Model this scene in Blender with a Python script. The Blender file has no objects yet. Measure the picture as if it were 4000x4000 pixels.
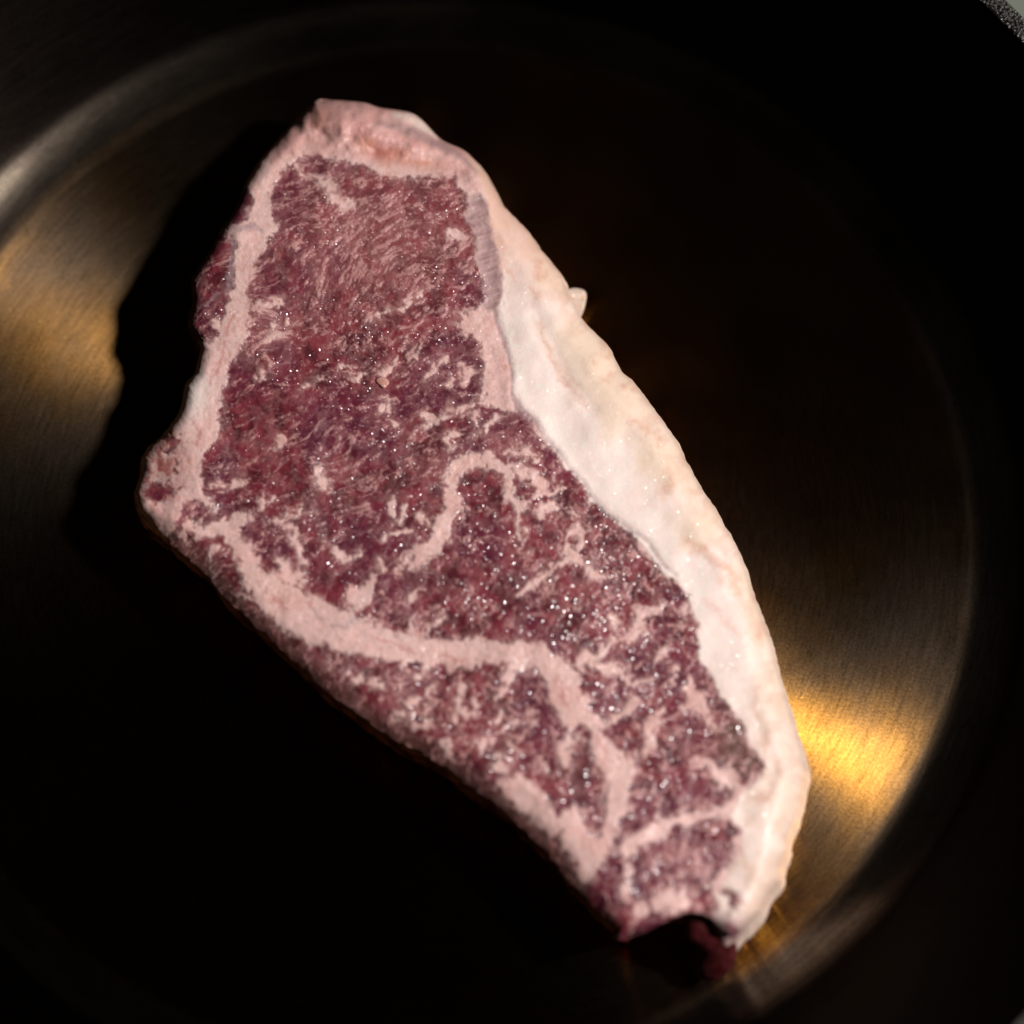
import bpy, bmesh, math
import numpy as np
from mathutils import Vector

# ------------------------------------------------------------------ camera, light, exposure
scene = bpy.context.scene
TILT, DIST, FOV = math.radians(20.0), 0.70, math.radians(18.3)
TX, TY = 0.01806, 0.00396                       # the point the lens looks at; the pan's centre is the origin (metres)
CAM = np.array([TX, TY - DIST * math.sin(TILT), DIST * math.cos(TILT)])
FWD = np.array([0, math.sin(TILT), -math.cos(TILT)])
UPV = np.array([0, math.cos(TILT), math.sin(TILT)])

cam_data = bpy.data.cameras.new('camera')
cam = bpy.data.objects.new('camera', cam_data)
scene.collection.objects.link(cam)
cam.location = CAM
cam.rotation_euler = (TILT, 0, 0)
cam_data.sensor_width = 36
cam_data.angle = FOV
cam_data.clip_start, cam_data.clip_end = 0.01, 50
cam_data.dof.use_dof = True
cam_data.dof.focus_distance = 0.690
cam_data.dof.aperture_fstop = 4.8
scene.camera = cam

world = bpy.data.worlds.new('World')
scene.world = world
world.use_nodes = True
bg = world.node_tree.nodes['Background']
bg.inputs[0].default_value = (0.9, 0.75, 0.6, 1)
bg.inputs[1].default_value = 0.0015

LAMP_AZ, LAMP_EL, LAMP_D = math.radians(-5), math.radians(50), 1.0
lamp_data = bpy.data.lights.new('kitchen_lamp', 'AREA')
lamp_data.shape = 'DISK'
lamp_data.size = 0.085
lamp_data.energy = 12.6
lamp_data.color = (1.0, 0.965, 0.94)
lamp = bpy.data.objects.new('kitchen_lamp', lamp_data)
scene.collection.objects.link(lamp)
lamp_dir = Vector((math.cos(LAMP_EL) * math.cos(LAMP_AZ), math.cos(LAMP_EL) * math.sin(LAMP_AZ), math.sin(LAMP_EL)))
lamp.location = lamp_dir * LAMP_D + Vector((0.01, 0, 0.01))
lamp.rotation_euler = lamp_dir.to_track_quat('Z', 'Y').to_euler()

vs = scene.view_settings
vs.view_transform, vs.look, vs.exposure, vs.gamma, vs.use_curve_mapping = 'Standard', 'None', 0.0, 1.0, False
scene.cycles.use_denoising = True
scene.cycles.max_bounces = 6

# ------------------------------------------------------------------ helpers
S_PIX = 2000 / math.tan(FOV / 2)

def unproject(px, py, z):
    """plan drawing (0..4000 square) -> metric x, y at height z"""
    a = (px - 2000) / S_PIX
    b = (2000 - py) / S_PIX
    dx, dy, dz = a, FWD[1] + b * UPV[1], FWD[2] + b * UPV[2]
    t = (z - CAM[2]) / dz
    return CAM[0] + t * dx, CAM[1] + t * dy

def lin(r, g, b):
    f = lambda c: ((c / 255 + 0.055) / 1.055) ** 2.4 if c > 10.3 else c / 255 / 12.92
    return np.array([f(r), f(g), f(b)])

def sstep(a, b, x):
    t = np.clip((x - a) / (b - a), 0, 1)
    return t * t * (3 - 2 * t)

_tabs = {}
def noise(x, y, seed=0):
    """value noise, about 0..1"""
    if seed not in _tabs:
        _tabs[seed] = np.random.RandomState(seed).rand(256, 256)
    T = _tabs[seed]
    xi, yi = np.floor(x).astype(int), np.floor(y).astype(int)
    u, v = x - xi, y - yi
    u, v = u * u * u * (u * (u * 6 - 15) + 10), v * v * v * (v * (v * 6 - 15) + 10)
    a, b = T[xi & 255, yi & 255], T[(xi + 1) & 255, yi & 255]
    c, d = T[xi & 255, (yi + 1) & 255], T[(xi + 1) & 255, (yi + 1) & 255]
    return (a * (1 - u) + b * u) * (1 - v) + (c * (1 - u) + d * u) * v

def fbm(x, y, seed=0, octs=4, gain=0.55):
    s, amp, tot = 0, 1.0, 0
    for o in range(octs):
        s = s + amp * noise(x * 2 ** o + 17.3 * o, y * 2 ** o - 9.1 * o, seed + o)
        tot += amp
        amp *= gain
    return s / tot

def rot(x, y, deg):
    c, s = math.cos(math.radians(deg)), math.sin(math.radians(deg))
    return x * c + y * s, -x * s + y * c

def poly_sd(x, y, poly):
    """signed distance to a closed polygon, negative inside, plus the nearest point"""
    P = np.asarray(poly, float)
    Q = np.roll(P, -1, 0)
    best = np.full(x.shape, 1e18)
    bx, by = np.zeros_like(x), np.zeros_like(x)
    ins = np.zeros(x.shape, bool)
    for (ax, ay), (cx, cy) in zip(P, Q):
        ex, ey = cx - ax, cy - ay
        L = ex * ex + ey * ey + 1e-12
        t = np.clip(((x - ax) * ex + (y - ay) * ey) / L, 0, 1)
        qx, qy = ax + t * ex, ay + t * ey
        d = (x - qx) ** 2 + (y - qy) ** 2
        m = d < best
        best = np.where(m, d, best)
        bx, by = np.where(m, qx, bx), np.where(m, qy, by)
        if ay != cy:
            cr = ((ay > y) != (cy > y)) & (x < ex * (y - ay) / (cy - ay) + ax)
            ins ^= cr
    d = np.sqrt(best)
    return np.where(ins, -d, d), bx, by

def stroke_sd(x, y, strokes, pad=90):
    """min over tapered strokes of (distance - half width)"""
    out = np.full(x.shape, 400.0)
    for st in strokes:
        st = [p if len(p) == 3 else (p[0], p[1], 14) for p in st]
        if len(st) == 1:
            st = [st[0], (st[0][0] + 1, st[0][1], st[0][2])]
        for (ax, ay, aw), (cx, cy, cw) in zip(st[:-1], st[1:]):
            w = max(aw, cw) / 2 + pad
            m = np.nonzero((x > min(ax, cx) - w) & (x < max(ax, cx) + w) & (y > min(ay, cy) - w) & (y < max(ay, cy) + w))[0]
            if not len(m):
                continue
            X, Y = x[m], y[m]
            ex, ey = cx - ax, cy - ay
            t = np.clip(((X - ax) * ex + (Y - ay) * ey) / (ex * ex + ey * ey + 1e-12), 0, 1)
            d = np.hypot(X - ax - t * ex, Y - ay - t * ey) - (aw + (cw - aw) * t) / 2
            out[m] = np.minimum(out[m], d)
    return out

def smooth_closed(P, n=10):
    P = np.asarray(P, float)
    a, b, c, d = np.roll(P, 1, 0), P, np.roll(P, -1, 0), np.roll(P, -2, 0)
    out = []
    for i in range(len(P)):
        for k in range(n):
            t = k / n
            out.append(0.5 * (2 * b[i] + (c[i] - a[i]) * t + (2 * a[i] - 5 * b[i] + 4 * c[i] - d[i]) * t * t + (3 * b[i] - a[i] - 3 * c[i] + d[i]) * t ** 3))
    return np.array(out)

def new_mat(name):
    m = bpy.data.materials.new(name)
    m.use_nodes = True
    nt = m.node_tree
    return m, nt, nt.nodes['Principled BSDF']

def N(nt, kind, **kw):
    n = nt.nodes.new(kind)
    for k, v in kw.items():
        setattr(n, k, v)
    return n

def link_mesh(name, me, mat, parent=None):
    o = bpy.data.objects.new(name, me)
    scene.collection.objects.link(o)
    if mat:
        me.materials.append(mat)
    o.parent = parent
    return o

def mesh_np(name, verts, quads, smooth=True):
    me = bpy.data.meshes.new(name)
    me.vertices.add(len(verts))
    me.vertices.foreach_set('co', np.ascontiguousarray(verts, np.float32).ravel())
    me.loops.add(quads.size)
    me.loops.foreach_set('vertex_index', np.ascontiguousarray(quads, np.int32).ravel())
    me.polygons.add(len(quads))
    me.polygons.foreach_set('loop_start', np.arange(len(quads), dtype=np.int32) * 4)
    me.polygons.foreach_set('use_smooth', np.full(len(quads), smooth))
    me.update(calc_edges=True)
    me.validate()
    return me

# ------------------------------------------------------------------ materials of the pan
def pan_material(name, floor, curve, side):
    """turned bronze: (gold, roughness, anisotropy, film colour, film share) on the floor, the curve paler for the arc highlight, the side blackened against reflections"""
    m, nt, p = new_mat(name)
    L = nt.links.new
    tc = N(nt, 'ShaderNodeTexCoord')
    # polar coordinates: the turning marks run round the pan
    sep = N(nt, 'ShaderNodeSeparateXYZ'); L(tc.outputs['Object'], sep.inputs[0])
    at = N(nt, 'ShaderNodeMath', operation='ARCTAN2'); L(sep.outputs[1], at.inputs[0]); L(sep.outputs[0], at.inputs[1])
    ln = N(nt, 'ShaderNodeVectorMath', operation='LENGTH')
    flat = N(nt, 'ShaderNodeCombineXYZ'); L(sep.outputs[0], flat.inputs[0]); L(sep.outputs[1], flat.inputs[1])
    L(flat.outputs[0], ln.inputs[0])
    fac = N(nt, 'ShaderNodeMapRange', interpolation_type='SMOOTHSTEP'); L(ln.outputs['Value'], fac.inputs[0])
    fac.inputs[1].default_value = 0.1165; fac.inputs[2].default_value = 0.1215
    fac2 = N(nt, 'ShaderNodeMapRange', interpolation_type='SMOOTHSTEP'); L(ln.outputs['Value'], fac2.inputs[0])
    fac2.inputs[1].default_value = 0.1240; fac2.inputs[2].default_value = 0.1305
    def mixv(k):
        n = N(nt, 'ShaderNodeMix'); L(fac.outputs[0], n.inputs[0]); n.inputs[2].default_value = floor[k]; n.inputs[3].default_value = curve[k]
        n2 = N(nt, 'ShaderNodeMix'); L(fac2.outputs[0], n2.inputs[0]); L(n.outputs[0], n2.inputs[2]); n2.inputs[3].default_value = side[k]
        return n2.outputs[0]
    def mixc(k):
        n = N(nt, 'ShaderNodeMix', data_type='RGBA'); L(fac.outputs[0], n.inputs[0]); n.inputs[6].default_value = (*floor[k], 1); n.inputs[7].default_value = (*curve[k], 1)
        n2 = N(nt, 'ShaderNodeMix', data_type='RGBA'); L(fac2.outputs[0], n2.inputs[0]); L(n.outputs[2], n2.inputs[6]); n2.inputs[7].default_value = (*side[k], 1)
        return n2.outputs[2]
    ang = N(nt, 'ShaderNodeMath', operation='MULTIPLY'); L(at.outputs[0], ang.inputs[0]); ang.inputs[1].default_value = 14.0
    rad = N(nt, 'ShaderNodeMath', operation='MULTIPLY'); L(ln.outputs['Value'], rad.inputs[0]); rad.inputs[1].default_value = 1100.0
    pol = N(nt, 'ShaderNodeCombineXYZ'); L(ang.outputs[0], pol.inputs[0]); L(rad.outputs[0], pol.inputs[1])
    streak = N(nt, 'ShaderNodeTexNoise'); L(pol.outputs[0], streak.inputs['Vector'])
    streak.inputs['Scale'].default_value = 1.0; streak.inputs['Detail'].default_value = 6; streak.inputs['Roughness'].default_value = 0.7
    grain = N(nt, 'ShaderNodeTexNoise'); L(tc.outputs['Object'], grain.inputs['Vector'])
    grain.inputs['Scale'].default_value = 1500; grain.inputs['Detail'].default_value = 3
    cloud = N(nt, 'ShaderNodeTexNoise'); L(tc.outputs['Object'], cloud.inputs['Vector'])
    cloud.inputs['Scale'].default_value = 38; cloud.inputs['Detail'].default_value = 4
    mixg = N(nt, 'ShaderNodeMath', operation='MULTIPLY_ADD')
    L(grain.outputs['Fac'], mixg.inputs[0]); mixg.inputs[1].default_value = 0.6; L(streak.outputs['Fac'], mixg.inputs[2])
    mr = N(nt, 'ShaderNodeMapRange'); L(mixg.outputs[0], mr.inputs[0])
    mr.inputs[1].default_value = 0.50; mr.inputs[2].default_value = 1.10; mr.inputs[3].default_value = 0.35; mr.inputs[4].default_value = 1.25
    mul = N(nt, 'ShaderNodeVectorMath', operation='SCALE'); L(mixc(0), mul.inputs[0]); L(mr.outputs[0], mul.inputs['Scale'])
    cl = N(nt, 'ShaderNodeMapRange'); L(cloud.outputs['Fac'], cl.inputs[0])
    cl.inputs[1].default_value = 0.3; cl.inputs[2].default_value = 0.7; cl.inputs[3].default_value = 0.72; cl.inputs[4].default_value = 1.1
    sp_ = N(nt, 'ShaderNodeTexVoronoi'); L(tc.outputs['Object'], sp_.inputs['Vector']); sp_.inputs['Scale'].default_value = 330
    spm = N(nt, 'ShaderNodeMapRange'); L(sp_.outputs['Distance'], spm.inputs[0])
    spm.inputs[1].default_value = 0.05; spm.inputs[2].default_value = 0.12; spm.inputs[3].default_value = 1.8; spm.inputs[4].default_value = 1.0
    clm = N(nt, 'ShaderNodeMath', operation='MULTIPLY'); L(cl.outputs[0], clm.inputs[0]); L(spm.outputs[0], clm.inputs[1])
    mul2 = N(nt, 'ShaderNodeVectorMath', operation='SCALE'); L(mul.outputs[0], mul2.inputs[0]); L(clm.outputs[0], mul2.inputs['Scale'])
    L(mul2.outputs[0], p.inputs['Base Color'])
    p.inputs['Metallic'].default_value = 1.0
    rr = N(nt, 'ShaderNodeMapRange'); L(cloud.outputs['Fac'], rr.inputs[0])
    rr.inputs[1].default_value = 0.3; rr.inputs[2].default_value = 0.7; rr.inputs[3].default_value = -0.02; rr.inputs[4].default_value = 0.02
    ra = N(nt, 'ShaderNodeMath', operation='ADD'); L(rr.outputs[0], ra.inputs[0]); L(mixv(1), ra.inputs[1])
    L(ra.outputs[0], p.inputs['Roughness'])
    an = mixv(2)
    tg = N(nt, 'ShaderNodeTangent', direction_type='RADIAL', axis='Z')
    bump = N(nt, 'ShaderNodeBump'); L(mixg.outputs[0], bump.inputs['Height'])
    bump.inputs['Strength'].default_value = 0.22; bump.inputs['Distance'].default_value = 0.00004
    # a wider greyish lobe over the bronze colours the dull fringe of the highlight
    film = N(nt, 'ShaderNodeBsdfPrincipled')
    film.inputs['Metallic'].default_value = 1.0
    fs = N(nt, 'ShaderNodeVectorMath', operation='SCALE'); L(mixc(3), fs.inputs[0]); L(mr.outputs[0], fs.inputs['Scale']); L(fs.outputs[0], film.inputs['Base Color'])
    rb = N(nt, 'ShaderNodeMath', operation='ADD'); L(ra.outputs[0], rb.inputs[0]); rb.inputs[1].default_value = 0.29
    L(rb.outputs[0], film.inputs['Roughness'])
    for b in (p, film):
        L(an, b.inputs['Anisotropic']); b.inputs['Anisotropic Rotation'].default_value = 0.25
        L(tg.outputs[0], b.inputs['Tangent']); L(bump.outputs[0], b.inputs['Normal'])
    smear = N(nt, 'ShaderNodeTexNoise'); L(tc.outputs['Object'], smear.inputs['Vector']); smear.inputs['Scale'].default_value = 26; smear.inputs['Detail'].default_value = 5
    sm_ = N(nt, 'ShaderNodeMapRange'); L(smear.outputs['Fac'], sm_.inputs[0])
    sm_.inputs[1].default_value = 0.38; sm_.inputs[2].default_value = 0.68; sm_.inputs[3].default_value = 0.55; sm_.inputs[4].default_value = 1.7
    smm = N(nt, 'ShaderNodeMath', operation='MULTIPLY', use_clamp=True); L(mixv(4), smm.inputs[0]); L(sm_.outputs[0], smm.inputs[1])
    mixs = N(nt, 'ShaderNodeMixShader'); L(smm.outputs[0], mixs.inputs[0])
    L(p.outputs[0], mixs.inputs[1]); L(film.outputs[0], mixs.inputs[2])
    L(mixs.outputs[0], nt.nodes['Material Output'].inputs['Surface'])
    return m

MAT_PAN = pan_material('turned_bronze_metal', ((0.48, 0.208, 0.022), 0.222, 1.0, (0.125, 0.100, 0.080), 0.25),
                       ((0.150, 0.118, 0.090), 0.195, 0.5, (0.03, 0.022, 0.017), 0.15), ((0.007, 0.005, 0.004), 0.30, 0.2, (0.005, 0.0035, 0.003), 0.2))  # arc highlight lifted by the curve's colour, darkness of the side painted in

def rim_material():
    m, nt, p = new_mat('sandblasted_rim')
    L = nt.links.new
    tc = N(nt, 'ShaderNodeTexCoord')
    n1 = N(nt, 'ShaderNodeTexVoronoi'); L(tc.outputs['Object'], n1.inputs['Vector']); n1.inputs['Scale'].default_value = 1500
    cr = N(nt, 'ShaderNodeValToRGB'); L(n1.outputs['Distance'], cr.inputs[0])
    cr.color_ramp.elements[0].color = (0.10, 0.088, 0.08, 1); cr.color_ramp.elements[1].color = (0.012, 0.011, 0.010, 1)
    cr.color_ramp.elements[0].position = 0.15; cr.color_ramp.elements[1].position = 0.7
    L(cr.outputs[0], p.inputs['Base Color'])
    p.inputs['Roughness'].default_value = 0.35; p.inputs['Metallic'].default_value = 0.5
    b = N(nt, 'ShaderNodeBump'); L(n1.outputs['Distance'], b.inputs['Height']); b.inputs['Distance'].default_value = 0.0006; b.inputs['Strength'].default_value = 1.0
    b.invert = True
    L(b.outputs[0], p.inputs['Normal'])
    return m
MAT_RIM = rim_material()

def table_material():
    m, nt, p = new_mat('grey_green_tabletop')
    L = nt.links.new
    tc = N(nt, 'ShaderNodeTexCoord')
    n1 = N(nt, 'ShaderNodeTexNoise'); L(tc.outputs['Object'], n1.inputs['Vector']); n1.inputs['Scale'].default_value = 60; n1.inputs['Detail'].default_value = 6
    cr = N(nt, 'ShaderNodeValToRGB'); L(n1.outputs['Fac'], cr.inputs[0])
    cr.color_ramp.elements[0].color = (0.115, 0.13, 0.10, 1); cr.color_ramp.elements[1].color = (0.15, 0.165, 0.13, 1)
    L(cr.outputs[0], p.inputs['Base Color']); p.inputs['Roughness'].default_value = 0.6
    return m
MAT_TABLE = table_material()

# ------------------------------------------------------------------ setting: the table top
bm = bmesh.new()
bmesh.ops.create_grid(bm, x_segments=8, y_segments=8, size=0.6)
me = bpy.data.meshes.new('table_top'); bm.to_mesh(me); bm.free()
table = link_mesh('table_top', me, MAT_TABLE)
table.location = (0, 0, -0.006)
table['kind'] = 'structure'
table['label'] = 'grey green table top behind the dark rim of the pan'

# ------------------------------------------------------------------ the pan
def lathe(name, profile, mat, parent, seg=256, closed=False):
    prof = np.array(profile, float)
    a = np.arange(seg) * 2 * math.pi / seg
    n = len(prof)
    V = np.stack([np.outer(prof[:, 0], np.cos(a)), np.outer(prof[:, 0], np.sin(a)), np.repeat(prof[:, 1:2], seg, 1)], -1).reshape(-1, 3)
    q = []
    for i in range(n if closed else n - 1):
        j = (i + 1) % n
        k = np.arange(seg); k2 = (k + 1) % seg
        q.append(np.stack([i * seg + k, i * seg + k2, j * seg + k2, j * seg + k], -1))
    return link_mesh(name, mesh_np(name, V, np.concatenate(q)), mat, parent)

pan = bpy.data.objects.new('frying_pan', None)
scene.collection.objects.link(pan)
pan['label'] = 'round dark bronze frying pan with concentric brush marks, holding the raw steak'
pan['category'] = 'frying pan'
FR, H, RI, RO = 0.120, 0.036, 0.1648, 0.169
FLAT, fil, slope, turn = 0.1125, 0.030, math.radians(40), math.radians(14)
arc_pt = lambda t: (FLAT + fil * math.sin(t), fil * (1 - math.cos(t)))
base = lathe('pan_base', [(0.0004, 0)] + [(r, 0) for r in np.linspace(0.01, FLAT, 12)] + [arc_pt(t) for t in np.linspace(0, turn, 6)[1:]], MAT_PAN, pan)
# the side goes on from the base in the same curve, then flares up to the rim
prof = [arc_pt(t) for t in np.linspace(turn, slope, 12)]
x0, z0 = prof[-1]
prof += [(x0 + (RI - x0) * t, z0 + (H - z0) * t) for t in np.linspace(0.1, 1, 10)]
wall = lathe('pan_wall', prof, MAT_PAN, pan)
rim = lathe('rim', [(RI, H), (RI + 0.0005, H + 0.0006), (RO - 0.0005, H + 0.0006), (RO, H), (RO + 0.0002, H - 0.002), (RO - 0.018, 0.012), (RO - 0.03, -0.0015), (FR * 0.98, -0.006), (0.001, -0.006)], MAT_RIM, pan)
pan.location = (0, 0, 0)

# ------------------------------------------------------------------ the steak: plan drawing
OUTLINE = [(1229,397),(1109,520),(1014,628),(952,731),(931,789),(865,900),(819,979),(766,1060),(745,1095),(750,1182),(733,1273),(768,1330),(780,1370),
 (757,1455),(724,1505),(708,1580),(680,1640),(632,1704),(590,1735),(552,1785),(550,1837),(525,1932),(541,1994),(588,2048),(645,2102),(697,2152),(745,2192),(818,2262),
 (884,2338),(955,2405),(1017,2462),(1095,2534),(1183,2612),(1268,2696),(1392,2780),(1515,2872),(1630,2930),(1742,3002),(1825,3064),(1905,3118),(1950,3152),
 (2042,3236),(2133,3325),(2230,3446),(2328,3558),(2401,3625),(2415,3668),(2521,3640),(2604,3600),(2666,3575),(2735,3574),(2785,3602),(2815,3640),(2850,3660),(2895,3640),
 (2968,3567),(3009,3493),(3050,3441),(3051,3393),(3080,3319),(3081,3286),(3117,3178),(3142,3062),(3150,3004),(3117,2880),(3076,2747),(3038,2619),(3009,2507),
 (2968,2395),(2934,2305),(2893,2178),(2835,2063),(2780,1970),(2727,1889),(2679,1799),(2633,1712),(2580,1634),(2509,1542),(2472,1489),(2418,1439),(2377,1356),
 (2331,1306),(2265,1236),(2203,1116),(2195,1083),(2133,1000),(2099,958),(2066,909),(2004,842),(1954,789),(1917,714),(1871,644),(1809,586),(1722,544),
 (1644,466),(1590,437),(1482,420),(1424,401),(1362,395),(1300,391)]
LEAN = [(1138,635),(1200,612),(1250,600),(1330,625),(1390,640),(1450,668),(1520,695),(1600,690),(1660,680),(1720,672),(1780,690),(1800,740),(1825,800),(1830,859),
 (1851,921),(1866,1000),(1880,1087),(1895,1130),(1890,1186),(1850,1210),(1800,1226),(1780,1262),(1797,1298),(1838,1300),(1880,1352),(1892,1414),(1884,1497),
 (1880,1551),(1900,1600),(1980,1612),(2030,1612),(2090,1662),(2119,1712),(2180,1778),(2205,1826),(2262,1880),(2292,1940),(2358,2010),(2440,2072),(2505,2124),(2560,2204),(2600,2252),
 (2660,2290),(2682,2320),(2700,2375),(2728,2437),(2722,2507),(2724,2569),(2765,2615),(2794,2664),(2798,2714),(2823,2739),(2864,2768),(2906,2838),(2935,2913),
 (2984,2971),(2993,2996),(2968,3029),(2927,3058),(2873,3060),(2869,3104),(2860,3130),(2823,3157),(2790,3185),(2823,3211),(2881,3224),(2893,3257),(2873,3298),(2889,3331),
 (2844,3381),(2806,3439),(2790,3500),(2785,3585),(2790,3750),(2413,3760),(2250,3600),(2100,3430),(1900,3230),(1500,2980),(1200,2720),(1000,2540),(880,2380),
 (740,2250),(640,2130),(690,2068),(720,2000),(735,1965),(757,1957),(800,1985),(848,1992),(823,1948),(786,1911),(773,1866),(786,1816),(806,1766),(824,1725),
 (865,1663),(857,1600),(857,1567),(886,1497),(886,1439),(919,1385),(973,1331),(964,1282),(964,1174),(985,1078),(1031,946),(1072,900),(1064,818),(1060,714),(1097,673)]
LEAN_EDGE = [[(790,960),(870,905),(925,935),(915,1040),(905,1110),(882,1180),(866,1230),(846,1300),(790,1345),(700,1340),(660,1250),(700,1080)],
             [(930,740),(975,735),(985,800),(960,860),(900,900),(860,900)],
             [(600,1880),(650,1868),(682,1900),(676,1945),(640,1972),(590,1968),(558,1945)],
             [(640,1700),(690,1690),(712,1715),(690,1760),(655,1780),(625,1760)],
             [(2825,3480),(2895,3478),(2908,3515),(2870,3560),(2830,3545)], [(2842,3605),(2872,3585),(2880,3620),(2850,3650)],
             [(665,1815),(690,1818),(684,1842),(668,1840)]]
SEAM_BIG = [(955,2012,30),(905,2075,75),(945,2150,70),(985,2250,80),(1040,2310,130),(1130,2375,170),(1250,2430,175),(1380,2478,140),(1530,2535,112),(1700,2553,92),(1850,2556,92),
            (2000,2548,85),(2110,2568,92),(2185,2630,105),(2230,2745,125),(2295,2835,125)]
SEAM_MID = [(1552,2228,30),(1635,2184,58),(1697,2114,78),(1726,2052,70),(1763,1969,66),(1752,1907,72),(1771,1845,62),(1821,1797,58),(1904,1804,46),(1975,1850,38),
            (1985,1907,32),(1995,1948,32),(2028,1990,28),(2037,2052,32),(2040,2093,34)]
SEAM_TOP = [(1983,1582,62),(1900,1572,40),(1818,1592,30),(1747,1607,25),(1693,1642,18),(1644,1664,10)]
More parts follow.
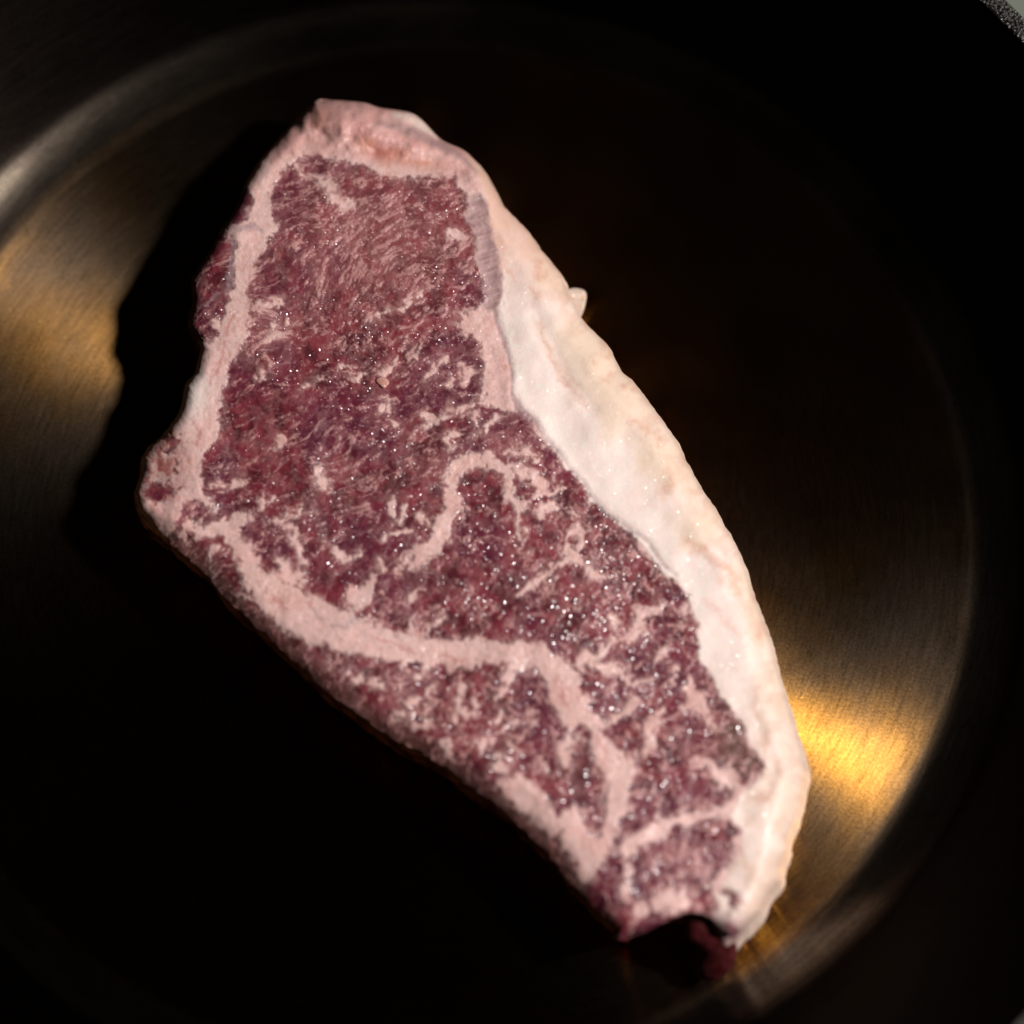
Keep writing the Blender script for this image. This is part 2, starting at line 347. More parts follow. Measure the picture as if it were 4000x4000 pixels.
STROKES = [SEAM_BIG, SEAM_MID, SEAM_TOP,
 [(2295,2835,110),(2335,2900,70),(2376,2962,100),(2430,3030,95),(2415,3075,95),(2405,3165,78),(2388,3248,46),(2368,3310,56),(2340,3350,40)],
 [(2240,2840,40),(2210,2900,42),(2212,2983,46),(2195,3010,14)],
 [(2450,3012,70),(2470,3030,40)],
 [(1975,3060,60),(2024,3083,110),(2107,3157,100),(2160,3230,70),(2235,3200,70),(2252,3290,120),(2306,3352,110),(2281,3414,66)],
 [(2438,3323,50),(2521,3269,62),(2600,3228,48),(2666,3199,46),(2748,3186,50),(2830,3176,60)],
 [(2451,3400,36),(2455,3470,40)], [(2575,3520,60),(2640,3512,90),(2660,3490,50)], [(2492,3542,38),(2505,3570,20)],
 [(2728,2963,18),(2769,2996,40),(2823,3025,46),(2880,3075,44)],
 [(757,1940,24),(800,1960,22),(846,1990,18)], [(735,2062,40),(810,2072,34),(880,2050,50)], [(719,2070,18),(716,2110,20)],
 [(850,2140,16),(823,2168,18),(822,2225,14),(838,2250,10)], [(968,2300,24),(950,2330,14)],
 [(1991,1828,26),(2037,1832,22),(2078,1866,25),(2119,1886,26),(2111,1923,24),(2066,1957,20),(2038,1985,18)], [(2119,1915,18),(2215,1911,14)],
 [(2074,1808,18),(2095,1780,18),(2050,1755,40),(2010,1765,36)], [(2150,1985,12),(2125,1990,26),(2115,2020,18)], [(2132,1990,26),(2190,1984,18),(2264,1998,12)],
 [(2262,2060,16),(2222,2100,24),(2202,2147,24),(2240,2176,46),(2190,2209,36),(2128,2251,34),(2066,2300,24),(2035,2328,10)],
 [(2275,2070,14),(2264,2114,24),(2250,2170,30)], [(2252,2180,30),(2280,2215,22),(2320,2246,20),(2365,2258,12)],
 [(2513,2404,56),(2583,2387,34)], [(2505,2410,50),(2500,2466,42),(2440,2500,20),(2409,2505,26),(2370,2530,20),(2335,2562,34),(2273,2582,40)],
 [(2397,2404,22),(2418,2454,20)], [(2640,2392,16),(2680,2378,16)], [(2310,2590,30),(2376,2623,28),(2438,2631,22),(2480,2664,22),(2520,2650,14)],
 [(2480,2735,22),(2440,2780,20),(2397,2805,28),(2340,2850,30)], [(2583,2789,30),(2529,2838,36),(2542,2900,22),(2510,2950,14)],
 [(2700,2670,24),(2707,2700,42),(2718,2740,36),(2748,2789,30),(2785,2835,18)], [(2686,2768,22),(2640,2760,14)], [(2590,2540,18),(2570,2570,12)],
 [(2480,2480,26),(2560,2500,14)], [(2660,2440,18),(2690,2400,12)], [(2640,2620,20),(2600,2680,16)],
 [(1859,1605,26),(1855,1683,20)], [(1938,1640,22),(1896,1688,22)], [(1765,1690,22),(1747,1715,26),(1780,1745,16)],
 [(1370,1474,12),(1430,1468,16),(1499,1460,14),(1548,1414,9)], [(1480,1240,8),(1560,1195,12),(1640,1153,12)], [(1740,1405,22),(1697,1432,34),(1660,1472,16)],
 [(1810,1420,22),(1830,1450,40),(1800,1500,30)], [(1760,1470,12),(1735,1500,16)], [(1648,1315,12),(1630,1360,14),(1605,1378,14)], [(1478,1594,14),(1507,1592,24),(1520,1610,14)],
 [(1532,1638,20),(1560,1655,12)], [(1652,1613,14),(1690,1620,12)], [(990,1196,26),(1040,1188,22),(1093,1176,30)], [(1050,1262,8),(1110,1255,14)],
 [(1080,1742,42),(1095,1720,30)], [(818,1894,10),(870,1892,12),(955,1888,16)], [(1018,1969,12),(1067,1936,12)], [(1258,1878,50),(1262,1905,30)], [(1245,1838,22),(1262,1815,10)],
 [(1233,2006,26)], [(1531,1962,26),(1523,1995,24)], [(1552,2031,12),(1580,1975,8)], [(1018,2044,14),(1100,2023,20),(1160,2010,12)], [(1113,2048,8),(1163,2085,12)],
 [(1154,2106,18),(1167,2147,22),(1179,2189,18)], [(1088,2184,16),(1113,2251,24)], [(1100,2270,30),(1142,2260,60),(1180,2240,26)], [(1296,2130,10),(1330,2165,18),(1345,2192,20),(1390,2165,12)],
 [(1473,2195,22),(1485,2230,14)], [(1450,2255,14),(1442,2290,44),(1405,2345,90)], [(1640,2305,14),(1620,2335,20),(1595,2375,12)], [(1523,2090,16),(1585,2082,12),(1620,2080,12),(1624,2140,20),(1650,2170,30)],
 [(1490,2097,22)], [(1640,2010,16),(1660,2045,14)], [(1597,2430,16),(1600,2465,16)], [(1664,2490,14),(1718,2412,8)], [(1870,2500,30),(1850,2520,40)],
 [(1573,2590,26),(1573,2640,14),(1574,2715,14)], [(1573,2655,10),(1620,2648,14)], [(1695,2680,10),(1680,2730,16),(1660,2790,20)], [(1792,2690,14),(1785,2745,26),(1755,2806,14)],
 [(1785,2765,26),(1846,2781,16)], [(1850,2775,14),(1865,2755,10)], [(1457,2607,14),(1470,2590,10)], [(1448,2688,34),(1506,2686,12)], [(1352,2630,24),(1400,2668,26)], [(1268,2570,18),(1275,2600,18)],
 [(1590,2742,36),(1630,2745,20)], [(1600,2808,18),(1635,2840,24),(1668,2812,20)], [(1550,2800,16),(1570,2795,14)], [(1945,2790,16),(1935,2820,10)], [(1730,2893,20)], [(1750,2926,24),(1765,2945,14)], [(1887,2905,18),(1910,2890,12)],
 [(1945,2985,26),(1965,3010,20)], [(2000,2610,36),(1975,2665,26),(1945,2705,16)], [(1660,2600,30),(1650,2630,14)], [(1750,2595,24),(1762,2612,12)],
 [(1930,2870,12),(1980,2830,10)], [(2050,2830,30),(2090,2810,20)], [(1940,2940,14),(1990,2970,16)], [(2130,3010,30)], [(2000,2900,12),(2040,2930,10)],
 [(1020,1330,10),(1100,1300,12)], [(1180,1525,8),(1260,1480,12)], [(1330,1420,10),(1380,1440,14)], [(1000,1480,14),(1060,1440,8)],
 [(1300,760,20),(1360,810,26)], [(1230,690,16),(1310,740,26)], [(1165,650,10),(1200,690,14)], [(1760,905,30),(1800,930,20)]]
SPOTS_LEAN = [(2268,2872,34,36),(2258,2905,20,40)]          # lean islands inside the big seam
SILVER = [(1838,770),(1880,760),(1900,800),(1924,921),(1948,1004),(1960,1083),(1952,1174),(1936,1220),(1890,1200),(1893,1150),(1882,1087),(1868,1000),(1852,921),(1832,859)]
CAP_LINE = [(1722,544),(1809,590),(1868,700),(1900,790),(1926,921),(1950,1004),(1962,1083),(1953,1174),(1940,1250),(1962,1300),(1985,1373),(2002,1447),(2002,1538),(2040,1592),(2099,1648),(2119,1705)]
VEIN_GREY = [[(923,915,16),(908,1004,26),(898,1066,30),(896,1110,24),(880,1140,8)], [(778,1207,12),(832,1174,12),(850,1150,8)], [(940,900,30),(985,880,30),(1010,905,10)],
             [(1205,2378,8),(1245,2395,14),(1275,2408,10)], [(1335,2440,8),(1375,2425,30),(1390,2410,20)], [(1290,2440,10),(1350,2450,16)]]
GREY_LINE = [[(1940,1225,24),(1960,1310,18),(1985,1373,14),(2002,1447,10),(2003,1538,14),(2030,1595,36),(2099,1652,26),(2130,1705,16),(2195,1776,14),(2222,1824,9),(2280,1878,8),(2308,1934,10),(2372,2004,14),(2455,2062,12),(2528,2112,7),(2588,2206,6),(2640,2248,5)]]
CREASE = [[(1395,505,14),(1432,560,30),(1490,598,34),(1580,618,28),(1700,640,20),(1800,672,12)]]
SHEET = [[(1480,478,16),(1560,500,40),(1640,528,50),(1720,568,40),(1800,610,26),(1860,670,14)]]
NUB = [[(1540,447,20),(1610,462,36),(1670,500,34),(1705,535,16)]]
SEAM_LINES = [[(1470,2498,5),(1560,2535,7),(1615,2562,10)], [(1190,2352,6),(1235,2380,8)], [(700,1880,5),(720,1910,6)], [(2180,2650,8),(2210,2740,6)], [(2340,2890,10),(2360,2950,10)], [(870,1330,10),(850,1420,12),(830,1500,8)], [(900,1230,8),(880,1300,10)],
              [(760,1640,8),(790,1680,10),(770,1740,8)], [(1060,2330,8),(1120,2390,10)], [(1720,2562,6),(1800,2572,8)]]
STAINS = [[(2090,1240,16),(2130,1320,22),(2180,1430,20),(2250,1530,18),(2310,1600,10)], [(2070,1120,10),(2090,1160,16)], [(2325,1405,9),(2330,1420,8)], [(2355,1480,11)], [(2372,1380,12),(2375,1400,6)],
          [(2600,1840,22),(2608,1900,20),(2590,1930,26)], [(2690,2120,26),(2780,2180,36),(2860,2260,34),(2880,2310,16)], [(2755,2330,3),(2830,2420,4),(2890,2470,6)], [(2945,2470,16),(2960,2490,14)],
          [(2950,2700,6),(2953,2790,10)], [(2985,2880,5),(3000,2950,6)], [(3010,2750,10)], [(3030,3240,18),(3040,3220,14)], [(2960,3110,20),(3010,3100,22)], [(2920,3370,12),(2925,3400,10)],
          [(2560,1700,20),(2575,1730,18)], [(1890,800,10),(1935,930,14),(1975,1060,12),(1990,1090,8)], [(2100,1030,26),(2120,1080,20)], [(3050,3000,14),(3030,2960,10)], [(2480,1640,30),(2520,1690,20)],
          [(2440,1500,14),(2470,1510,16)], [(1420,560,40),(1480,600,50),(1600,620,36),(1700,640,20)], [(1235,430,20),(1255,480,18)]]

# ------------------------------------------------------------------ the steak: surface
_cap_poly = CAP_LINE + [(2180,1778),(2205,1826),(2262,1880),(2292,1940),(2358,2010),(2440,2072),(2505,2124),(2560,2204),(2600,2252),(2660,2290),(2682,2320),(2700,2375),(2728,2437),
  (2722,2507),(2724,2569),(2765,2615),(2794,2664),(2798,2714),(2823,2739),(2864,2768),(2906,2838),(2935,2913),(2984,2971),(2960,3050),(2900,3090),(2850,3190),(2900,3240),(2895,3331),(2850,3400),(2800,3500),(2800,3850),(3400,3600),(3400,2500),(2200,500)]
def cap_side(x, y):
    d, _, _ = poly_sd(x, y, _cap_poly)
    return -d
STEP = 4.0
out = smooth_closed(OUTLINE, 8)
k = np.arange(len(out))
nrm = np.roll(out, -3, 0) - np.roll(out, 3, 0)
nrm = np.stack([nrm[:, 1], -nrm[:, 0]], -1) / (np.linalg.norm(nrm, axis=1, keepdims=True) + 1e-9)
out = out + nrm * ((fbm(out[:, 0] / 26, out[:, 1] / 26, 90, 3) - 0.5) * 13 * sstep(500, 900, out[:, 1]) * (1 - 0.45 * sstep(0, 100, cap_side(out[:, 0], out[:, 1]))))[:, None]

gx = np.arange(490, 3190, STEP)
gy = np.arange(370, 3720, STEP)
GX, GY = np.meshgrid(gx, gy)
nx_, ny_ = len(gx), len(gy)
fx, fy = GX.ravel(), GY.ravel()
sd, qx, qy = poly_sd(fx, fy, out)
inside = sd < -0.8
idx = np.arange(nx_ * ny_).reshape(ny_, nx_)
quads = np.stack([idx[:-1, :-1], idx[1:, :-1], idx[1:, 1:], idx[:-1, 1:]], -1).reshape(-1, 4)
quads = quads[inside[quads].any(1)]
used = np.zeros(nx_ * ny_, bool)
used[quads.ravel()] = True
remap = -np.ones(nx_ * ny_, int)
remap[used] = np.arange(used.sum())
quads = remap[quads]
px = np.where(inside, fx, qx)[used]
py = np.where(inside, fy, qy)[used]
dedge = np.where(inside, -sd, 0)[used]
NT = len(px)

# boundary edges -> side wall
e = np.concatenate([quads[:, [0, 1]], quads[:, [1, 2]], quads[:, [2, 3]], quads[:, [3, 0]]])
key = np.sort(e, 1)
code = key[:, 0].astype(np.int64) * NT + key[:, 1]
u, inv, cnt = np.unique(code, return_inverse=True, return_counts=True)
bedge = e[cnt[inv] == 1]
bverts = np.unique(bedge)

def fat_fields(x, y):
    """colour of the flesh at plan positions: fat 0..1, colour, which part"""
    wx = x + (fbm(x / 60, y / 60, 10, 3) - 0.5) * 90 + (fbm(x / 16, y / 16, 14, 2) - 0.5) * 26
    wy = y + (fbm(x / 60, y / 60, 20, 3) - 0.5) * 90 + (fbm(x / 16, y / 16, 24, 2) - 0.5) * 26
    ux = x + (wx - x) * 0.55
    uy = y + (wy - y) * 0.55
    sd_lean, _, _ = poly_sd(ux, uy, LEAN)
    for P in LEAN_EDGE:
        s, _, _ = poly_sd(wx, wy, P)
        sd_lean = np.minimum(sd_lean, s)
    sd_st = stroke_sd(ux, uy, STROKES)
    for (cx, cy, w, h) in SPOTS_LEAN:
        sd_st = np.maximum(sd_st, (1 - np.hypot((wx - cx) / w, (wy - cy) / h)) * w)
    out_lean = -sd_lean                                   # negative outside the lean
    sd_st = sd_st + (fbm(x / 44, y / 44, 33, 2) - 0.5) * 34
    s = np.minimum(out_lean, sd_st)
    rag = 0.5 * (fbm(x / 20, y / 20, 30, 3, 0.7) - 0.5) + 0.3 * (fbm(x / 9, y / 9, 35, 2, 0.6) - 0.5)
    fat_big = 1 - sstep(-11, 13, s + rag * 50)

    # fine marbling: streaks along the grain, flecks, and a net in the lower right
    rx, ry = rot(x + (wx - x) * 0.12 + (fbm(x / 300, y / 300, 40, 2) - 0.5) * 160, y + (wy - y) * 0.12 + (fbm(x / 300, y / 300, 43, 2) - 0.5) * 160, -30)
    streak = 0.50 * fbm(rx / 58, ry / 19, 50, 4, 0.72) + 0.50 * fbm(rx / 21, ry / 10, 52, 4, 0.75)
    rx2, ry2 = rot(x, y, -62)
    streak2 = fbm(rx2 / 46, ry2 / 24, 55, 4, 0.66)
    fleck = fbm(wx / 21, wy / 21, 60, 4, 0.66)
    vx, vy = rot(ux, uy, -55)
    ridge1 = 1 - np.abs(2 * fbm(vx / 95, vy / 62, 65, 2, 0.45) - 1) * 3.2
    ridge2 = 1 - np.abs(2 * fbm(vx / 52, vy / 36, 67, 2, 0.45) - 1) * 2.6
    broken = sstep(0.42, 0.60, fbm(x / 58, y / 58, 69, 3))
    net = np.maximum(sstep(0.70, 0.93, ridge1) * broken, 0.75 * sstep(0.72, 0.94, ridge2) * (1 - broken) * sstep(0.35, 0.55, fbm(x / 90, y / 90, 72, 2)))
    eye = sstep(120, -160, (x - 1560) * 0.62 + (y - 2140) * 0.78)       # 1 in the upper muscle
    pale = np.exp(-(((x - 1480) / 330) ** 2 + ((y - 930) / 260) ** 2))
    pale = np.maximum(pale, 0.75 * np.exp(-(((x - 1060) / 170) ** 2 + ((y - 1290) / 90) ** 2)))
    pale = np.maximum(pale, 0.9 * np.exp(-(((x - 1705) / 70) ** 2 + ((y - 1815) / 60) ** 2)))
    pale = np.maximum(pale, 0.9 * np.exp(-(((x - 1985) / 90) ** 2 + ((y - 1740) / 50) ** 2)))
    pale = np.maximum(pale, 0.7 * np.exp(-(((x - 2640) / 110) ** 2 + ((y - 3350) / 90) ** 2)))
    right = sstep(2150, 2450, x) * sstep(1900, 2300, y)
    big_var = fbm(x / 170, y / 170, 70, 2) - 0.5
    n = streak * eye + (1 - eye) * (0.45 * streak2 + 0.55 * fleck)
    n = n * (1 - 0.25 * right) + 0.25 * right * fleck
    thr = 0.585 + 0.022 * (1 - eye) - 0.075 * pale - 0.03 * right - 0.10 * big_var
    marb = sstep(thr - 0.065, thr + 0.115, n) * (1 - 0.14 * eye) * (0.72 + 0.28 * fbm(x / 30, y / 30, 77, 2))
    marb = np.maximum(marb, net * (0.25 + 0.50 * (1 - eye)) * (0.65 + 0.7 * (fleck - 0.3)))
    haze = 0.34 * sstep(0.42, 0.66, fbm(x / 34, y / 34, 80, 4, 0.6)) + 0.22 * pale
    near = np.exp(-np.clip(s, 0, 200) / 16) * 0.38 * sstep(0.35, 0.62, fleck)
    fine = fbm(x / 7, y / 7, 83, 2)
    fat = np.clip(np.maximum(fat_big, np.clip(marb + haze * 0.5 + near, 0, 0.93) + (fine - 0.5) * 0.12), 0, 1)

    # colours
    lean_dark, lean_mid, lean_purple = lin(80, 22, 33), lin(128, 46, 57), lin(96, 33, 57)
    v = sstep(0.3, 0.72, fbm(x / 55, y / 55, 100, 4))[:, None]
    pur = sstep(0.50, 0.72, fbm(x / 210, y / 210, 106, 2))[:, None]
    lean = lean_dark * (1 - v) + lean_mid * v
    lean = lean * (1 - 0.55 * pur) + lean_purple * 0.55 * pur
    lean = lean * (1 - pale[:, None] * 0.45) + lin(150, 76, 78) * pale[:, None] * 0.45
    brown = np.clip(1.4 * np.exp(-(((x - 2895) / 90) ** 2 + ((y - 2915) / 125) ** 2)), 0, 0.9)
    brown = np.maximum(brown, 0.8 * sstep(90, 10, dist_edge(x, y)) * sstep(0, 60, y - 1960 - 0 * x) * (x < 2300))[:, None]
    lean = lean * (1 - brown) + lin(98, 66, 58) * brown
    fat_small, fat_seam = lin(194, 142, 140), lin(229, 189, 182)
    w = sstep(-30, 10, -s)[:, None]
    fcol = fat_small * (1 - w) + fat_seam * w
    mott = fbm(x / 26, y / 26, 110, 4)[:, None]
    fcol = fcol * (0.90 + 0.2 * mott)
    pinkv = sstep(0.5, 0.75, fbm(x / 90, y / 90, 115, 3))[:, None] * 0.35
    fcol = fcol * (1 - pinkv) + lin(220, 160, 152) * pinkv
    grit = sstep(0.52, 0.72, fbm(x / 13, y / 13, 118, 3, 0.7) + 0.25 * (fbm(x / 70, y / 70, 119, 2) - 0.5))[:, None] * 0.42
    fcol = fcol * (1 - grit) + lin(206, 152, 138) * grit
    sl = ((1 - sstep(-3, 8, stroke_sd(ux, uy, SEAM_LINES))) * 0.5)[:, None]
    fcol = fcol * (1 - sl) + lin(190, 112, 104) * sl
    # thick white fat of the cap
    cap_d = cap_side(x, y)
    cap = sstep(-6, 10, cap_d) * (fat_big > 0.02)
    capw = np.clip(cap, 0, 1)[:, None]
    cream = (sstep(-0.25, 0.55, fbm(x / 150, y / 150, 120, 3) - 0.5 + (cap_d - dist_edge(x, y)) / 600))[:, None] * 0.95
    ccol = lin(249, 226, 217) * (1 - cream) + lin(237, 210, 188) * cream
    edgep = (sstep(110, 15, dist_edge(x, y)) * sstep(0.35, 0.7, fbm(x / 40, y / 40, 125, 3)))[:, None] * 0.55
    ccol = ccol * (1 - edgep) + lin(222, 182, 162) * edgep
    upc = (sstep(1300, 800, y) * 0.75)[:, None]
    ccol = ccol * (1 - upc) + lin(224, 178, 160) * upc
    loc = (sstep(2450, 2950, y) * (0.35 + 0.65 * sstep(0.38, 0.66, fbm(x / 48, y / 48, 127, 4))))[:, None] * 0.75
    ccol = ccol * (1 - loc) + lin(222, 192, 174) * loc
    ccol = ccol * (0.95 + 0.10 * mott)
    fcol = fcol * (1 - capw) + ccol * capw
    endp = np.exp(-(((x - 2850) / 70) ** 2 + ((y - 3650) / 75) ** 2))[:, None] * 0.9  # purple-grey cap end, painted darker for the shade where it turns under
    fcol = fcol * (1 - endp) + lin(138, 98, 108) * endp
    # white patch of the left strip and the pale lumps of the top end
    lw = np.exp(-(((x - 760) / 60) ** 2 + ((y - 1530) / 110) ** 2))[:, None] * 0.9
    fcol = fcol * (1 - lw) + lin(240, 222, 214) * lw
    tw = np.exp(-(((x - 1660 - (y - 490) * 1.1) / 60) ** 2 + ((y - 490) / 42) ** 2))[:, None] * (cap_top(x, y))[:, None]
    fcol = fcol * (1 - tw) + lin(238, 212, 200) * tw
    cre = ((1 - sstep(-30, 55, stroke_sd(x, y, CREASE) + rag * 40)) * 0.42 * (0.6 + 0.8 * fbm(x / 40, y / 40, 126, 2)))[:, None]
    nubw = ((1 - sstep(-14, 12, stroke_sd(x, y, NUB))) * 0.85)[:, None]
    te = (sstep(660, 540, y) * (x > 1050) * 0.42 * (0.6 + 0.8 * fbm(x / 80, y / 80, 128, 3)))[:, None] * (1 - tw)
    fcol = fcol * (1 - te) + lin(194, 124, 116) * te
    fcol = fcol * (1 - cre) + lin(190, 116, 108) * cre
    fcol = fcol * (1 - nubw) + lin(240, 212, 200) * nubw
    # stains and blood vessels
    stn = stroke_sd(x + (wx - x) * 0.7, y + (wy - y) * 0.7, STAINS)
    sw = ((1 - sstep(-14, 20, stn + rag * 30)) * 0.36 * (0.5 + fbm(x / 20, y / 20, 130, 2)))[:, None]
    fcol = fcol * (1 - sw) + lin(208, 142, 110) * sw
    red = np.exp(-(((x - 1490) / 70) ** 2 + ((y - 598) / 26) ** 2))[:, None] * 0.55
    fcol = fcol * (1 - red) + lin(176, 84, 72) * red
    redl = (np.exp(-(((x - 612) / 85) ** 2 + ((y - 1850) / 150) ** 2)) * sstep(0.36, 0.58, fbm(x / 24, y / 24, 135, 3)))[:, None] * 0.8
    fcol = fcol * (1 - redl) + lin(172, 58, 50) * redl
    col = lean * (1 - fat[:, None]) + fcol * fat[:, None]
    gv = np.minimum(stroke_sd(ux, uy, VEIN_GREY), stroke_sd(x, y, GREY_LINE))
    gw = ((1 - sstep(-8, 9, gv + rag * 22)) * 0.55)[:, None]
    col = col * (1 - gw) + lin(158, 132, 138) * gw
    # silverskin: a grey translucent band with cross striations
    ss, _, _ = poly_sd(x + (wx - x) * 0.3, y + (wy - y) * 0.3, SILVER)
    stri = fbm((x * 0.35 + y) / 9, (x - y * 0.35) / 70, 140, 2)[:, None]
    sv = (1 - sstep(-8, 12, ss))[:, None] * 0.92
    col = col * (1 - sv) + (lin(146, 114, 116) * (1 - stri) + lin(204, 166, 162) * stri) * sv
    st2 = ((1 - sstep(-16, 12, stroke_sd(x, y, SHEET))) * 0.75 * (0.7 + 0.5 * fbm((x * 0.4 - y) / 12, (x + y * 0.4) / 80, 145, 2)))[:, None] * (1 - nubw)
    col = col * (1 - st2) + lin(160, 128, 128) * st2
    part = np.full(x.shape, -1)
    return fat, np.clip(col, 0.003, 0.93), s, out_lean, cap_d, ss

def cap_top(x, y):
    return (y < 640).astype(float)
_dcache = {}
def dist_edge(x, y):
    kx = (len(x), float(x[0]), float(y[-1]))
    if kx not in _dcache:
        _dcache[kx] = np.maximum(-poly_sd(x, y, OUTLINE)[0], 0)
    return _dcache[kx]

fat, col, s_fat, s_out, cap_d, s_silver = fat_fields(px, py)

# height of the top face (metres)
MPP = 5.6e-5
T0 = 0.0240
capw = sstep(-20, 60, cap_d)
lf = (1 - 0.75 * capw) * (fbm(px / 420, py / 420, 200, 2) - 0.5) * 0.0022 + (fbm(px / 130, py / 130, 205, 2) - 0.5) * 0.0009
mid_scale = (fbm(px / 32, py / 32, 210, 3) - 0.5) * 0.00030
micro = (fbm(px / 11, py / 11, 215, 2, 0.7) - 0.5) * 0.00009
grx, gry = rot(px, py, -30)
fibre = (fbm(grx / 46, gry / 9, 220, 2) - 0.5) * 0.00008 * (1 - fat * 0.6)
Z = T0 + lf + mid_scale * (1 - 0.75 * capw) + micro * (1 - 0.85 * capw) + fibre
Z += 0.00018 * sstep(0.3, 0.9, fat) * (1 - capw)
Z += -0.0032 * np.exp(-(((px - 560) / 120) ** 2 + ((py - 1820) / 200) ** 2))              # drooping left corner
Z += -0.0012 * (1 - sstep(-25, 62, stroke_sd(px, py, CREASE)))   # crease at the top end
Z += 0.0022 * np.exp(-(((px - 1370 - (py - 480) * 0.6) / 95) ** 2 + ((py - 490) / 75) ** 2)) + (fbm(px / 60, py / 60, 207, 2) - 0.5) * 0.0016 * sstep(680, 560, py)
Z += -0.0030 * sstep(1500, 1800, px) * sstep(760, 480, py)
Z += -0.0003 * (1 - sstep(-30, 6, s_silver))                                       # sunk silverskin
gl = stroke_sd(px, py, GREY_LINE)
Z += -0.00012 * np.exp(-(np.clip(gl, 0, 99) / 7) ** 2)
gl2 = stroke_sd(px, py, [STAINS[0]])
Z += -0.0006 * 0.5 * np.exp(-(np.clip(gl2, 0, 99) / 26) ** 2)
tip = np.exp(-(((px - 2620) / 260) ** 2 + ((py - 3600) / 130) ** 2))
left = sstep(1250, 800, px) * sstep(2000, 1700, py)
rd = 0.0030 * (1 - capw) + 0.0062 * capw
rz = 0.0042 * (1 - capw) + 0.0075 * capw
rd = rd * (1 - 0.55 * tip); rz = rz * (1 - 0.6 * tip)
topend = sstep(760, 460, py)
rd = rd + 0.002 * topend; rz = rz + 0.002 * topend
lowleft = sstep(0, 200, py - 1950) * (1 - capw) * (1 - tip)
rd = rd * (1 - lowleft) + 0.0085 * lowleft; rz = rz * (1 - lowleft) + 0.0034 * lowleft
dm = np.where(dedge > 0, np.minimum(dist_edge(px, py), dedge + 12), 0) * MPP
q = np.clip(1 - dm / rd, 0, 1)
Z -= rz * ((1 - np.sqrt(np.clip(1 - q * q, 0, 1))) * (1 - lowleft) + q ** 2.2 * lowleft)
Z = np.maximum(Z, 0.003)

X, Y = unproject(px, py, Z)
V = np.stack([X, Y, Z], -1)

# side wall rings under the outline
K = 11
bi = -np.ones(NT, int)
bi[bverts] = np.arange(len(bverts))
bp = np.stack([px[bverts], py[bverts]], -1)
# outward normals from the smooth outline
sm = smooth_closed(OUTLINE, 8)
tn = np.roll(sm, -6, 0) - np.roll(sm, 6, 0)
tn /= np.linalg.norm(tn, axis=1, keepdims=True) + 1e-9
area = 0.5 * np.sum(sm[:, 0] * np.roll(sm[:, 1], -1) - np.roll(sm[:, 0], -1) * sm[:, 1])
on = np.stack([tn[:, 1], -tn[:, 0]], -1) * (1 if area > 0 else -1)
near_i = np.array([np.argmin(((sm - p) ** 2).sum(1)) for p in bp])
bn = on[near_i]
bnm = np.stack([bn[:, 0], -bn[:, 1]], -1)                 # image y runs down
bx, by = bp[:, 0], bp[:, 1]
w_tip = sstep(0.15, 0.6, np.exp(-(((bx - 2800) / 130) ** 2 + ((by - 3640) / 110) ** 2)))[:, None]
bnm = bnm * (1 - w_tip) + np.array([0.12, -0.95]) * w_tip
b_cap = sstep(-30, 40, cap_side(bx, by))
b_tip = np.exp(-(((bx - 2790) / 85) ** 2 + ((by - 3640) / 110) ** 2))
b_under = np.exp(-(((bx - 2540) / 150) ** 2 + ((by - 3640) / 80) ** 2))
b_left = np.exp(-(((bx - 560) / 130) ** 2 + ((by - 1820) / 210) ** 2))
arc = np.cumsum(np.r_[0, np.linalg.norm(np.diff(sm, axis=0), axis=1)])[near_i]
sideV, sideP = [], []
for kk in range(1, K + 1):
    t = kk / K
    bul = (0.0016 * np.sin(math.pi * min(1, t * 1.1)) - 0.0025 * t ** 2) * b_cap + (0.0004 * np.sin(math.pi * t) - 0.0022 * t) * (1 - b_cap)
    bul = bul + b_tip * (0.0022 * t + 0.0008 * np.sin(math.pi * t)) + b_left * 0.0012 * np.sin(math.pi * t) - b_under * 0.004 * math.sin(math.pi * min(1, t * 1.3) / 2)
    rag = (fbm(arc / 60, np.full_like(arc, t * 5), 230, 3) - 0.5) * 0.0030 * t ** 0.5 * (0.5 + b_left + 0.4 * b_tip)
    o = bul + rag
    zb = Z[bverts] * (1 - t) + 0.0006 * t
    sideV.append(np.stack([X[bverts] + bnm[:, 0] * o, Y[bverts] + bnm[:, 1] * o, zb], -1))
    sideP.append(np.stack([bx + bn[:, 0] * t * 8, by + bn[:, 1] * t * 8, np.full(len(bx), t)], -1))
NBV = len(bverts)
V = np.concatenate([V] + sideV)
ring = [bverts] + [NT + i * NBV + np.arange(NBV) for i in range(K)]
sq = []
a, b = bi[bedge[:, 0]], bi[bedge[:, 1]]
for i in range(K):
    sq.append(np.stack([ring[i][b], ring[i][a], ring[i + 1][a], ring[i + 1][b]], -1))
allq = np.concatenate([quads] + sq)
